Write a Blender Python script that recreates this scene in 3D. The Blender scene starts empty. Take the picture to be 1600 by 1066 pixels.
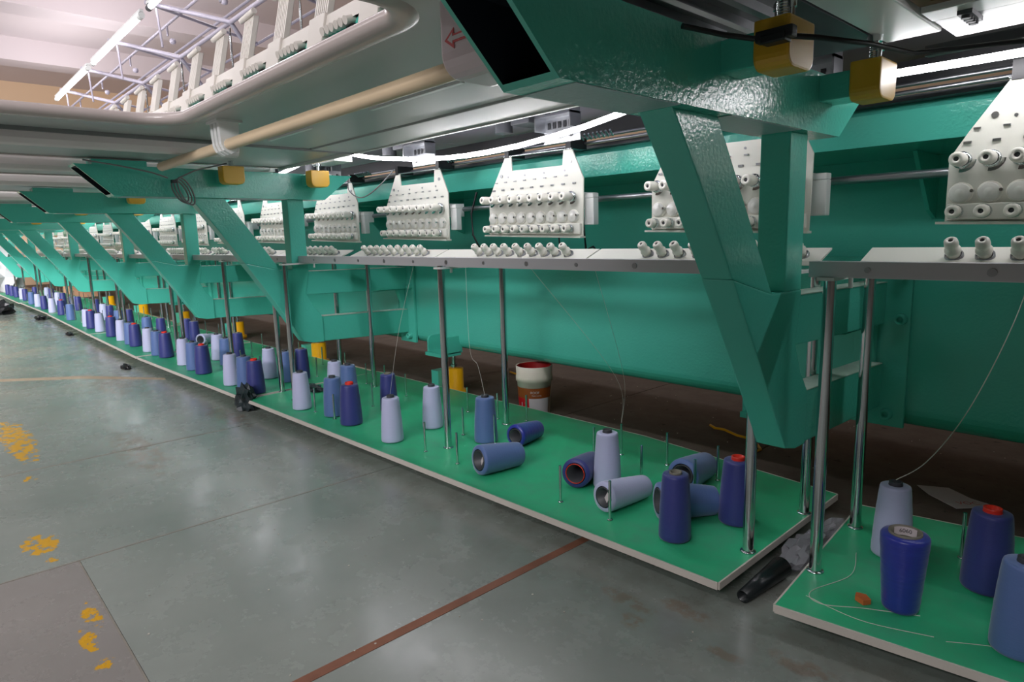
import bpy, bmesh, math, random
from math import sin, cos, pi, radians, sqrt, atan2
from mathutils import Vector, Matrix

random.seed(7)
S = bpy.context.scene
COL = S.collection

# ------------------------------------------------------------------ camera
YAW, PIT, ROL, FPX = 0.8257, -0.16012, -0.02592, 1015.0
CH = 0.85
_f = Vector((-sin(YAW) * cos(PIT), cos(YAW) * cos(PIT), sin(PIT)))
_r = Vector((cos(YAW), sin(YAW), 0)); _u = _r.cross(_f)
_r2 = cos(ROL) * _r + sin(ROL) * _u; _u2 = -sin(ROL) * _r + cos(ROL) * _u
CM = Matrix(((_r2.x, _u2.x, -_f.x), (_r2.y, _u2.y, -_f.y), (_r2.z, _u2.z, -_f.z)))
cd = bpy.data.cameras.new('camera'); cam = bpy.data.objects.new('camera', cd); COL.objects.link(cam)
cam.matrix_world = Matrix.Translation((0, 0, CH)) @ CM.to_4x4()
cd.sensor_width = 36; cd.lens = 36 * FPX / 1600; cd.clip_start = 0.02
cd.dof.use_dof = False
S.camera = cam

def on_z(px, py, z):
    "the point of the horizontal plane z that stands at this place of the photograph"
    v = CM @ Vector((px - 800, -(py - 533), -FPX))
    t = (z - CH) / v.z
    return Vector((v.x * t, v.y * t, z))

# ------------------------------------------------------------------ world + exposure
w = bpy.data.worlds.new('world'); S.world = w; w.use_nodes = True
w.node_tree.nodes['Background'].inputs[0].default_value = (0.75, 0.72, 0.78, 1)
w.node_tree.nodes['Background'].inputs[1].default_value = 0.05
S.view_settings.view_transform = 'Standard'; S.view_settings.look = 'None'
S.view_settings.gamma = 1.0; S.view_settings.exposure = 0.22; S.view_settings.use_curve_mapping = False

def lamp(name, loc, size, energy, color=(1, .97, 1), rot=(0, 0, 0)):
    l = bpy.data.lights.new(name, 'AREA'); l.shape = 'RECTANGLE'; l.size, l.size_y = size
    l.energy = energy; l.color = color
    o = bpy.data.objects.new(name, l); o.location = loc; o.rotation_euler = rot; COL.objects.link(o); return o
# rows of ceiling lamps over aisle and machine, plus added upward ceiling fills
for i, x in enumerate((-13.5, -10.5, -7.5, -4.5, -1.8, .3)):
    lamp('ceiling_lamp_and_fill', (x, -2.6, 3.9), (1.3, 0.25), 30)
    if x < -2:
        lamp('ceiling_lamp_and_fill', (x, -2.6, 3.5), (2.6, 1.2), 24, rot=(pi, 0, 0))  # added upward fill, brightens the ceiling over the aisle
        lamp('ceiling_lamp_and_fill', (x, 2.5, 3.9), (1.3, 0.25), 25)
        lamp('ceiling_lamp_and_fill', (x, 2.5, 3.5), (2.6, 1.2), 24, rot=(pi, 0, 0))  # added upward fill, brightens the ceiling over the machine
# added unseen fills over the aisle, spread narrowed to miss the nearest bracket
for x in (-13.0, -10.5, -8.0, -5.5, -3.2, -1.0):
    o = lamp('aisle_fill', (x, -3.2, 2.25), (1.6, 0.25), 46 if x > -2 else 64)
    o.data.spread = radians(100)
    o.rotation_euler = Vector((-.74, .66, -.17)).to_track_quat('-Z', 'Y').to_euler()
# added fill behind the camera, brightens the near floor and cones
o = lamp('aisle_fill', (.2, -2.0, 2.2), (1.6, 0.25), 34); o.rotation_euler = Vector((-.05, .85, -.5)).to_track_quat('-Z', 'Y').to_euler()
# lamps of the head lighting under the machine table (the strip lights' own power)
LED_E = 27
TUBE_E = 11

# ------------------------------------------------------------------ materials
def srgb(r, g, b):
    f = lambda c: (c / 255 / 12.92) if c / 255 <= .04045 else ((c / 255 + .055) / 1.055) ** 2.4
    return (f(r), f(g), f(b), 1)

def mat(name, col, rough=.5, metal=0., bump=0., bscale=60., var=0., vscale=4., spec=.5, coat=0., emit=0., detail=3., sheen=0., alpha=1., stretch=None):
    m = bpy.data.materials.new(name); m.use_nodes = True
    n = m.node_tree.nodes; L = m.node_tree.links; b = n['Principled BSDF']
    b.inputs['Base Color'].default_value = col; b.inputs['Roughness'].default_value = rough
    b.inputs['Metallic'].default_value = metal; b.inputs['Specular IOR Level'].default_value = spec
    b.inputs['Coat Weight'].default_value = coat; b.inputs['Sheen Weight'].default_value = sheen
    b.inputs['Alpha'].default_value = alpha
    tc = n.new('ShaderNodeTexCoord'); out = tc.outputs['Object']
    if stretch:
        mp = n.new('ShaderNodeMapping'); mp.inputs['Scale'].default_value = stretch
        L.new(out, mp.inputs[0]); out = mp.outputs[0]
    if emit:
        b.inputs['Emission Color'].default_value = (1, .97, 1, 1); b.inputs['Emission Strength'].default_value = emit
    if bump:
        t = n.new('ShaderNodeTexNoise'); t.inputs['Scale'].default_value = bscale; t.inputs['Detail'].default_value = detail
        bp = n.new('ShaderNodeBump'); bp.inputs['Strength'].default_value = bump; bp.inputs['Distance'].default_value = .002
        L.new(out, t.inputs['Vector']); L.new(t.outputs[0], bp.inputs['Height']); L.new(bp.outputs[0], b.inputs['Normal'])
    if var:
        t = n.new('ShaderNodeTexNoise'); t.inputs['Scale'].default_value = vscale; t.inputs['Detail'].default_value = 5
        L.new(out, t.inputs['Vector'])
        mx = n.new('ShaderNodeMix'); mx.data_type = 'RGBA'
        mx.inputs[6].default_value = tuple(c * (1 - var) for c in col[:3]) + (1,)
        mx.inputs[7].default_value = tuple(min(1, c * (1 + var)) for c in col[:3]) + (1,)
        L.new(t.outputs[0], mx.inputs[0]); L.new(mx.outputs[2], b.inputs['Base Color'])
    return m

M = {}
M['teal'] = mat('teal_paint', srgb(82, 190, 170), .16, bump=.5, bscale=110, var=.06, vscale=3)
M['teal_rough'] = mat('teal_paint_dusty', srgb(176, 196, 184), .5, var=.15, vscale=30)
M['grey_panel'] = mat('grey_panel_paint', srgb(168, 172, 170), .32, var=.05, vscale=2)
M['rim'] = mat('beige_rim_plastic', srgb(186, 174, 170), .22)
M['table_dark'] = mat('dark_seam', srgb(120, 122, 122), .6)
M['fascia'] = mat('pale_grey_fascia', srgb(214, 208, 206), .35)
M['wall_grey'] = mat('grey_brown_wall', srgb(120, 112, 104), .9)
M['beige'] = mat('beige_pipe_plastic', srgb(212, 190, 158), .4, var=.1, vscale=8)
M['white_plate'] = mat('ivory_paint', srgb(232, 232, 222), .38, var=.03)
M['white_paint'] = mat('white_paint', srgb(220, 222, 220), .3)
M['cover'] = mat('pinkish_white_cover', srgb(214, 198, 202), .25)
M['knob'] = mat('white_knob_plastic', srgb(238, 236, 226), .35)
M['disc'] = mat('translucent_disc', srgb(236, 236, 230), .15, spec=.7)
M['chrome'] = mat('chrome', srgb(205, 210, 212), .12, metal=1.)
M['steel'] = mat('brushed_steel', srgb(168, 170, 174), .35, metal=1., bump=.05, bscale=200)
M['alu'] = mat('aluminium_rail', srgb(200, 198, 202), .4, metal=.35, bump=.03, bscale=150, stretch=(1, 30, 30))
M['bed'] = mat('machine_bed_grey', srgb(186, 182, 200), .4, var=.08)
M['dark'] = mat('black_plastic', srgb(26, 27, 30), .4)
M['darkgrey'] = mat('dark_grey_steel', srgb(70, 72, 76), .45, var=.2, vscale=6)
M['yellow'] = mat('yellow_rubber', srgb(208, 162, 44), .35, var=.06)
M['yellow_foot'] = mat('yellow_paint', srgb(228, 168, 20), .3)
M['wood'] = mat('brown_board', srgb(112, 84, 56), .5, var=.3, vscale=8, stretch=(1, 12, 1))
M['board_edge'] = mat('white_edge_band', srgb(206, 200, 190), .5, var=.1, vscale=10)
M['batten'] = mat('dark_batten', srgb(60, 52, 46), .8)
M['lav'] = mat('lavender_thread', srgb(186, 188, 222), .55, bump=.25, bscale=40, stretch=(1, 1, 14), sheen=.3, var=.04, vscale=30)
M['mid'] = mat('mid_blue_thread', srgb(84, 110, 164), .5, bump=.25, bscale=40, stretch=(1, 1, 14), sheen=.3, var=.06, vscale=30)
M['navy'] = mat('navy_thread', srgb(50, 55, 124), .45, bump=.25, bscale=40, stretch=(1, 1, 14), sheen=.2, var=.08, vscale=30)
M['royal'] = mat('royal_blue_thread', srgb(40, 52, 150), .3, bump=.5, bscale=16, stretch=(1, 1, 10), sheen=.2, var=.2, vscale=18)
M['core_red'] = mat('red_core', srgb(226, 52, 34), .35)
M['core_grey'] = mat('grey_core', srgb(60, 62, 67), .45)
M['core_kraft'] = mat('kraft_core', srgb(120, 116, 104), .6)
M['paper'] = mat('paper', srgb(214, 204, 206), .7)
M['ink'] = mat('black_ink', srgb(30, 30, 34), .6)
M['redink'] = mat('red_ink', srgb(196, 60, 62), .5)
M['cone_black'] = mat('black_cone_plastic', srgb(30, 36, 38), .3)
M['rubbish'] = mat('clear_film', srgb(170, 170, 176), .25, alpha=.6)
M['mesh_black'] = mat('dark_grey_film', srgb(44, 54, 58), .35, alpha=.85)
M['thread_w'] = mat('loose_thread', srgb(214, 214, 206), .6)
M['cable_grey'] = mat('grey_cable', srgb(120, 124, 124), .5)
M['bucket'] = mat('white_bucket', srgb(222, 212, 196), .45, var=.1, vscale=12)
M['b_red'] = mat('red_paint_dry', srgb(176, 32, 34), .45, var=.35, vscale=14)
M['b_brown'] = mat('brown_label', srgb(150, 78, 28), .45)
M['b_redlabel'] = mat('red_label', srgb(190, 26, 34), .45)
M['b_white'] = mat('white_label', srgb(216, 212, 214), .5)
M['cardboard'] = mat('cardboard', srgb(196, 150, 116), .7)
M['sack'] = mat('white_sack', srgb(206, 210, 210), .5, bump=.6, bscale=12)
M['led'] = mat('white_led', (1, 1, 1, 1), .5, emit=LED_E)
M['tube'] = mat('lamp_tube', (1, 1, 1, 1), .5, emit=TUBE_E)
M['lathe_wood'] = mat('pale_lath', srgb(186, 170, 146), .7, var=.15)
M['orange'] = mat('orange_plastic', srgb(206, 110, 56), .5)
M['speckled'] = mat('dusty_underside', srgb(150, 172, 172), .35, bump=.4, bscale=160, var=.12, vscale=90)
M['inner'] = mat('dark_inside', srgb(24, 34, 44), .6)  # dark blue for the inner faces of the box beam
M['green_label'] = mat('green_sticker', srgb(40, 150, 80), .5)

def tree(m):
    return m.node_tree.nodes, m.node_tree.links, m.node_tree.nodes['Principled BSDF']

def ceil_mat():
    return mat('ceiling_plaster', srgb(196, 186, 188), .9, var=.04, vscale=.5)
M['ceiling'] = ceil_mat()
M['wall'] = mat('wall_plaster', srgb(206, 178, 148), .9, var=.05, vscale=.6)

def green_mat():
    m = mat('green_board_laminate', srgb(42, 158, 104), .42, bump=.15, bscale=300)
    n, L, b = tree(m)
    tc = n.new('ShaderNodeTexCoord')
    t = n.new('ShaderNodeTexNoise'); t.inputs['Scale'].default_value = 9; t.inputs['Detail'].default_value = 8; t.inputs['Roughness'].default_value = .7
    r = n.new('ShaderNodeValToRGB'); e = r.color_ramp.elements
    e[0].position = .3; e[0].color = srgb(74, 168, 126); e[1].position = .55; e[1].color = srgb(52, 182, 128)
    x = r.color_ramp.elements.new(.8); x.color = srgb(60, 190, 136)
    L.new(tc.outputs['Object'], t.inputs['Vector']); L.new(t.outputs[0], r.inputs[0]); L.new(r.outputs[0], b.inputs['Base Color'])
    return m
M['green'] = green_mat()

def floor_mat(name, c0, c1, dusty, yellow=True):
    m = bpy.data.materials.new(name); m.use_nodes = True
    n, L, b = tree(m)
    tc = n.new('ShaderNodeTexCoord'); P = tc.outputs['Object']
    def noise(sc, det=6, ro=.6):
        t = n.new('ShaderNodeTexNoise'); t.inputs['Scale'].default_value = sc; t.inputs['Detail'].default_value = det
        t.inputs['Roughness'].default_value = ro; L.new(P, t.inputs['Vector']); return t.outputs[0]
    def math_(op, a, bb, clamp=False):
        q = n.new('ShaderNodeMath'); q.operation = op; q.use_clamp = clamp
        for i, v in enumerate((a, bb)):
            if isinstance(v, (int, float)): q.inputs[i].default_value = v
            elif v is not None: L.new(v, q.inputs[i])
        return q.outputs[0]
    def mix(f, a, bb):
        q = n.new('ShaderNodeMix'); q.data_type = 'RGBA'
        if isinstance(f, (int, float)): q.inputs[0].default_value = f
        else: L.new(f, q.inputs[0])
        for i, v in ((6, a), (7, bb)):
            if isinstance(v, tuple): q.inputs[i].default_value = v
            else: L.new(v, q.inputs[i])
        return q.outputs[2]
    def ramp(v, lo, hi):
        q = n.new('ShaderNodeMapRange'); q.inputs[1].default_value = lo; q.inputs[2].default_value = hi; L.new(v, q.inputs[0]); return q.outputs[0]
    col = mix(ramp(noise(1.3), .35, .7), c0, c1)
    col = mix(math_('MULTIPLY', ramp(noise(7, 9, .75), .6, .85), .35), col, srgb(146, 140, 130))
    sx = n.new('ShaderNodeSeparateXYZ'); L.new(P, sx.inputs[0]); X, Y = sx.outputs[0], sx.outputs[1]
    # worn dusty streaks further down the hall
    far = math_('MULTIPLY', ramp(X, -3.5, -6.5), ramp(noise(2.2, 7, .7), .45, .62))
    col = mix(math_('MULTIPLY', far, .6), col, srgb(168, 156, 138))
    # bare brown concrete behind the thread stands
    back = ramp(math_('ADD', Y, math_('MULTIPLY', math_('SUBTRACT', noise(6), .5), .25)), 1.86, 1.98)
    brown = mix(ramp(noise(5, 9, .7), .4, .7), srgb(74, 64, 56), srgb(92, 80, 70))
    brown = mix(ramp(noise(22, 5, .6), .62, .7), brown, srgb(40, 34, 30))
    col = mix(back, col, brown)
    for cx, cy, rx, ry, k in ((-.86, 1.14, .09, .03, 1.), (-.74, 1.20, .07, .03, 1.), (-.80, 1.08, .05, .03, .9), (-.60, 1.12, .05, .02, 1.), (-.47, 1.19, .08, .03, 1.), (-3.3, 1.08, .3, .08, 1.), (-3.0, .62, .5, .1, .8), (-4.6, .9, .5, .2, .9)):
        dx = math_('DIVIDE', math_('SUBTRACT', X, cx), rx); dy = math_('DIVIDE', math_('SUBTRACT', Y, cy), ry)
        d = math_('SQRT', math_('ADD', math_('MULTIPLY', dx, dx), math_('MULTIPLY', dy, dy)), None)
        v = math_('MULTIPLY', math_('MULTIPLY', math_('SUBTRACT', 1.2, d, True), k), ramp(noise(16, 7, .7), .4, .6))
        col = mix(math_('MULTIPLY', ramp(v, .15, .4), .55), col, srgb(122, 98, 78))
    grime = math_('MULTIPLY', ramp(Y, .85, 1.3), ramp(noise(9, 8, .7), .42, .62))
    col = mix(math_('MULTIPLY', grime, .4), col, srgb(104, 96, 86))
    if yellow:
        tot = None
        for cx, cy, rx, ry, k in ((-3.6, .27, .5, .07, 1.), (-2.25, .185, .085, .05, 1.25), (-1.70, .215, .10, .022, 1.), (-1.60, .19, .07, .02, .9), (-1.48, .20, .04, .03, .7), (-2.93, .24, .05, .03, .9), (-2.12, .2, .04, .03, .7)):
            dx = math_('DIVIDE', math_('SUBTRACT', X, cx), rx); dy = math_('DIVIDE', math_('SUBTRACT', Y, cy), ry)
            d = math_('SQRT', math_('ADD', math_('MULTIPLY', dx, dx), math_('MULTIPLY', dy, dy)), None)
            v = math_('MULTIPLY', math_('SUBTRACT', 1.25, d, True), k)
            tot = v if tot is None else math_('MAXIMUM', tot, v)
        ym = math_('MULTIPLY', tot, ramp(noise(26, 6, .65), .38, .62))
        ym = ramp(ym, .27, .31)
        col = mix(ym, col, srgb(214, 160, 30))
    L.new(col, b.inputs['Base Color'])
    ro = n.new('ShaderNodeMapRange'); ro.inputs[1].default_value = .3; ro.inputs[2].default_value = .75; ro.inputs[3].default_value = .14; ro.inputs[4].default_value = .4
    L.new(noise(5, 7, .7), ro.inputs[0])
    rr = math_('ADD', ro.outputs[0], math_('MULTIPLY', back, .5)); L.new(rr, b.inputs['Roughness'])
    bp = n.new('ShaderNodeBump'); bp.inputs['Strength'].default_value = .12; bp.inputs['Distance'].default_value = .004
    L.new(noise(14, 6, .6), bp.inputs['Height']); L.new(bp.outputs[0], b.inputs['Normal'])
    return m
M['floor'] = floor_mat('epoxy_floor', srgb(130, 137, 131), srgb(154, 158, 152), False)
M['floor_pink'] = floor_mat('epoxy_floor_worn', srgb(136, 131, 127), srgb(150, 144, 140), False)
M['rust'] = mat('rust_red_joint', srgb(134, 88, 68), .7, var=.4, vscale=20)
M['rack'] = mat('rack_paint', srgb(168, 162, 176), .4)
M['column'] = mat('ivory_column', srgb(196, 190, 182), .4)
M['sand'] = mat('sandy_joint', srgb(176, 158, 134), .8, var=.25, vscale=25)
M['joint'] = mat('joint_dirt', srgb(136, 130, 120), .8, var=.3, vscale=20)

# ------------------------------------------------------------------ mesh helpers
class MB:
    def __init__(s): s.v = []; s.f = []; s.m = []; s.sm = []
    def add(s, vs, fs, mi=0, smooth=False, T=None):
        b = len(s.v)
        s.v += [tuple(T @ Vector(p)) if T else tuple(p) for p in vs]
        for f in fs: s.f.append([b + i for i in f]); s.m.append(mi); s.sm.append(smooth)
        return s
    def box(s, x0, x1, y0, y1, z0, z1, mi=0, T=None):
        vs = [(x, y, z) for x in (x0, x1) for y in (y0, y1) for z in (z0, z1)]
        return s.add(vs, [(0, 1, 3, 2), (4, 6, 7, 5), (0, 4, 5, 1), (2, 3, 7, 6), (0, 2, 6, 4), (1, 5, 7, 3)], mi, False, T)
    def prism(s, pts, a0, a1, axis='x', mi=0, T=None):
        "polygon pts in the other two axes, extruded along axis from a0 to a1"
        def P(a, p):
            return {'x': (a, p[0], p[1]), 'y': (p[0], a, p[1]), 'z': (p[0], p[1], a)}[axis]
        n = len(pts); vs = [P(a0, p) for p in pts] + [P(a1, p) for p in pts]
        fs = [tuple(range(n))[::-1], tuple(range(n, 2 * n))] + [(i, (i + 1) % n, n + (i + 1) % n, n + i) for i in range(n)]
        return s.add(vs, fs, mi, False, T)
    def lathe(s, prof, n=24, mi=0, T=None, smooth=True, closed=False):
        vs = []; fs = []
        for r, z in prof:
            for k in range(n): a = 2 * pi * k / n; vs.append((r * cos(a), r * sin(a), z))
        q = len(prof)
        for i in range(q - 1 + (1 if closed else 0)):
            for k in range(n):
                a, b = i * n + k, i * n + (k + 1) % n; j = (i + 1) % q
                fs.append((a, b, j * n + (k + 1) % n, j * n + k))
        s.add(vs, fs, mi, smooth, T); return s
    def cyl(s, p0, p1, r, n=12, mi=0, r1=None, caps=True, T=None):
        p0, p1 = Vector(p0), Vector(p1); d = p1 - p0; L = d.length
        Q = Matrix.Translation(p0) @ d.to_track_quat('Z', 'Y').to_matrix().to_4x4()
        if T: Q = T @ Q
        r1 = r if r1 is None else r1
        vs = [(r * cos(2 * pi * k / n), r * sin(2 * pi * k / n), 0) for k in range(n)] + [(r1 * cos(2 * pi * k / n), r1 * sin(2 * pi * k / n), L) for k in range(n)]
        s.add(vs, [(k, (k + 1) % n, n + (k + 1) % n, n + k) for k in range(n)], mi, True, Q)
        if caps: s.add(vs, [tuple(range(n))[::-1], tuple(range(n, 2 * n))], mi, False, Q)
        return s
    def tube(s, pts, r, n=8, mi=0):
        "a bent round bar through pts"
        pts = [Vector(p) for p in pts]; rings = []
        up = Vector((0, 0, 1))
        for i, p in enumerate(pts):
            t = (pts[min(i + 1, len(pts) - 1)] - pts[max(i - 1, 0)]).normalized()
            a = t.cross(up)
            if a.length < .05: a = t.cross(Vector((1, 0, 0)))
            a.normalize(); b = a.cross(t)
            rings.append([tuple(p + r * (cos(2 * pi * k / n) * a + sin(2 * pi * k / n) * b)) for k in range(n)])
        vs = [v for q in rings for v in q]; fs = []
        for i in range(len(pts) - 1):
            for k in range(n): fs.append((i * n + k, i * n + (k + 1) % n, (i + 1) * n + (k + 1) % n, (i + 1) * n + k))
        s.add(vs, fs, mi, True)
        s.add(rings[0] + rings[-1], [tuple(range(n))[::-1], tuple(range(n, 2 * n))], mi); return s
    def mesh(s, name, mats, bevel=0):
        me = bpy.data.meshes.new(name); me.from_pydata(s.v, [], s.f)
        for m in (mats if isinstance(mats, (list, tuple)) else [mats]): me.materials.append(M[m] if isinstance(m, str) else m)
        me.polygons.foreach_set('material_index', s.m); me.polygons.foreach_set('use_smooth', s.sm)
        bm = bmesh.new(); bm.from_mesh(me)
        bmesh.ops.recalc_face_normals(bm, faces=bm.faces)
        if bevel: bmesh.ops.bevel(bm, geom=[e for e in bm.edges if len(e.link_faces) == 2 and e.calc_face_angle(0) > .6], offset=bevel, segments=2, affect='EDGES', profile=.6)
        bm.to_mesh(me); bm.free(); me.update(); return me
    def build(s, name, mats, parent=None, bevel=0, loc=None):
        return place(s.mesh(name, mats, bevel), name, parent, loc)

def place(me, name, parent=None, loc=None, rot=None):
    o = bpy.data.objects.new(name, me); COL.objects.link(o)
    if parent: o.parent = parent
    if loc is not None: o.location = loc
    if rot is not None: o.rotation_euler = rot
    return o
def empty(name, loc=(0, 0, 0), rot=(0, 0, 0)):
    o = bpy.data.objects.new(name, None); o.empty_display_size = .05; COL.objects.link(o); o.location = loc; o.rotation_euler = rot; return o
def tag(o, label, cat, group=None, kind=None):
    if label: o['label'] = label
    if cat: o['category'] = cat
    if group: o['group'] = group
    if kind: o['kind'] = kind
    return o
KIDS = {}
def copy_tree(o, parent=None, depth=0):
    c = o.copy(); COL.objects.link(c)
    if parent: c.parent = parent
    for ch in list(o.children): copy_tree(ch, c)
    return c
ORD = ['first', 'second', 'third', 'fourth', 'fifth', 'sixth', 'seventh', 'eighth', 'ninth', 'tenth', 'eleventh', 'twelfth', 'thirteenth', 'fourteenth', 'fifteenth', 'sixteenth', 'seventeenth', 'eighteenth', 'nineteenth', 'twentieth']
def rrect(x0, x1, y0, y1, r, n=4, corners=(1, 1, 1, 1)):
    out = []
    for (cx, cy, a0), c in zip(((x1 - r, y1 - r, 0), (x0 + r, y1 - r, 90), (x0 + r, y0 + r, 180), (x1 - r, y0 + r, 270)), corners):
        if c:
            for k in range(n + 1): a = radians(a0 + 90 * k / n); out.append((cx + r * cos(a), cy + r * sin(a)))
        else:
            out.append(({0: x1, 90: x0, 180: x0, 270: x1}[a0], {0: y1, 90: y1, 180: y0, 270: y0}[a0]))
    return out

# ------------------------------------------------------------------ the room
fl = empty('floor'); fl['kind'] = 'structure'
def slab(x0, x1, y0, y1, m='floor'):
    g = .0025
    MB().box(x0 + g, x1 - g, y0 + g, y1 - g, -.05, 0).build('slab', m, fl)
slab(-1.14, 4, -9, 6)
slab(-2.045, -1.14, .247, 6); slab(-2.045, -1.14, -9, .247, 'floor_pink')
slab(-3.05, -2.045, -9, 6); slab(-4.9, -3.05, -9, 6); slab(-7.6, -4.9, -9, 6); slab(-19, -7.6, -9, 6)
MB().box(-1.148, -1.122, -1, 1.95, -.02, .0012).build('joint_filler', 'rust', fl)
MB().box(-19, 4, -9, 6, -.08, -.052).build('subfloor', 'joint', fl)
for a in (((-2.049, -1.), (-2.049, 1.15), .003), ((-3.054, -.6), (-3.054, 1.), .005)):
    MB().box(a[0][0], a[0][0] + a[2] * 2, a[0][1], a[1][1], -.02, .0005).build('joint_filler', 'joint', fl)
MB().prism([(-5.62, .1), (-5.52, .1), (-4.98, .75), (-4.50, 1.13), (-4.56, 1.14), (-5.06, .80)], -.02, .0006, 'z').build('joint_filler', 'sand', fl)
MB().box(-2.045, -1.2, .2445, .2485, -.02, .0005).build('joint_filler', 'joint', fl)

MB().box(-19, 4, -9, 6, 4.6, 4.7).build('ceiling', 'ceiling')['kind'] = 'structure'
MB().box(-19.2, -19, -9, 6, -.05, 4.7).build('wall_left', 'wall')['kind'] = 'structure'
MB().box(4, 4.2, -9, 6, -.05, 4.7).build('wall_right', 'wall_grey')['kind'] = 'structure'
MB().box(-19, 4, 6, 6.2, -.05, 4.7).build('wall_back', 'wall')['kind'] = 'structure'
MB().box(-19, 4, -9.2, -9, -.05, 4.7).build('wall_front', 'wall_grey')['kind'] = 'structure'
for i, x in enumerate((-15.6, -12.2, -6.4, -1.5)):
    MB().box(x, x + .55, -9, 6, 4.2, 4.6).build('trim_%d' % (i + 1), 'ceiling')['kind'] = 'structure'

# ------------------------------------------------------------------ the machine body
body = tag(empty('embroidery_machine'), 'long glossy teal machine body with deep lower beam behind the brackets', 'machine')
X0, X1 = -17.0, 1.4
# front face with a softly rounded lower edge, profile in (y, z)
def body_prof(z0, z1, y0, y1, r):
    p = [(y1, z1), (y0, z1)]
    for k in range(7): a = radians(180 + 90 * k / 6); p.append((y0 + r + r * cos(a), z0 + r + r * sin(a)))
    return p + [(y1, z0)]
secs = [X1, -.60, -3.25, -4.88, -6.55, -9.05, -10.7, -12.4, X0]
for a, b in zip(secs[:-1], secs[1:]):
    MB().prism(body_prof(.262, .745, 2.10, 2.75, .055), b + .004, a - .004, 'x').build('beam_section', 'teal', body, bevel=0)
MB().box(X0, X1, 2.55, 2.6, .745, 1.09).build('recess_panel', 'teal', body)
MB().prism([(2.08, 1.078), (2.075, 1.165), (2.10, 1.19), (2.60, 1.20), (2.60, 1.078)], X0, X1, 'x').build('upper_beam', 'teal', body)
MB().cyl((X0, 2.02, .985), (X1, 2.02, .985), .012, 12).build('drive_shaft', 'steel', body)
MB().cyl((X0, 1.98, 1.195), (X1, 1.98, 1.195), .006, 10).build('guide_rod', 'steel', body)
MB().cyl((X0, 2.0, 1.218), (X1, 2.0, 1.218), .006, 10).build('guide_rod', 'steel', body)
MB().box(X0, X1, 2.05, 2.09, 1.185, 1.2).build('rod_channel', 'darkgrey', body)
HEADX = [(-.185 - .8375 * k) for k in range(20)]
for k, hx in enumerate(HEADX[:16]):
    x = hx - .48
    MB().prism([(2.55, 1.075), (2.30, 1.075), (2.47, .90), (2.55, .87)], x, x + .012, 'x').build('gusset', 'teal', body)
# small bracket holding each levelling screw
FEET = [(q.x, q.y) for q in (on_z(711, 617, 0), on_z(500, 569, 0), on_z(374, 529, 0), on_z(290, 509, 0), on_z(226, 495, 0), on_z(174, 479, 0))]
for fx, fy in FEET + [(-.96, 2.02)]:
    b = MB()
    b.prism(rrect(2.0, 2.12, .245, .335, .03, corners=(0, 1, 0, 0)), fx - .075, fx - .063, 'x')
    b.prism(rrect(2.0, 2.12, .245, .335, .03, corners=(0, 1, 0, 0)), fx + .063, fx + .075, 'x')
    b.box(fx - .075, fx + .075, 1.985, 2.11, .232, .25)
    b.build('foot_bracket', 'teal', body)
for fi, (fx, fy) in enumerate(FEET):
    e = tag(empty('levelling_foot', (fx, fy, 0)), ['yellow round levelling foot beside the paint bucket, under the body', 'yellow levelling foot under the tip of the second bracket from the right', 'yellow levelling foot left of the second bracket, third from the right in view', 'yellow levelling foot fourth from the right, behind blue cones', 'yellow levelling foot fifth from the right, far down the machine', 'yellow levelling foot smallest and farthest in view', 'yellow levelling foot hidden behind the nearest bracket leg'][fi], 'machine foot', 'levelling feet under the machine')
    MB().lathe([(0, 0), (.066, 0), (.066, .03), (.050, .034), (.050, .15), (.02, .152), (0, .152)], 28).build('foot_body', 'yellow_foot', e)
    MB().prism(rrect(-.03, .03, -.075, -.01, .006), .032, .14, 'z').build('foot_block', 'teal', e).location = (-.066, -.01, 0)
    MB().cyl((0, 0, .15), (0, 0, .245), .011, 10).cyl((0, 0, .16), (0, 0, .172), .02, 6).cyl((0, 0, .252), (0, 0, .264), .018, 6).build('screw', 'chrome', e)

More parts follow.
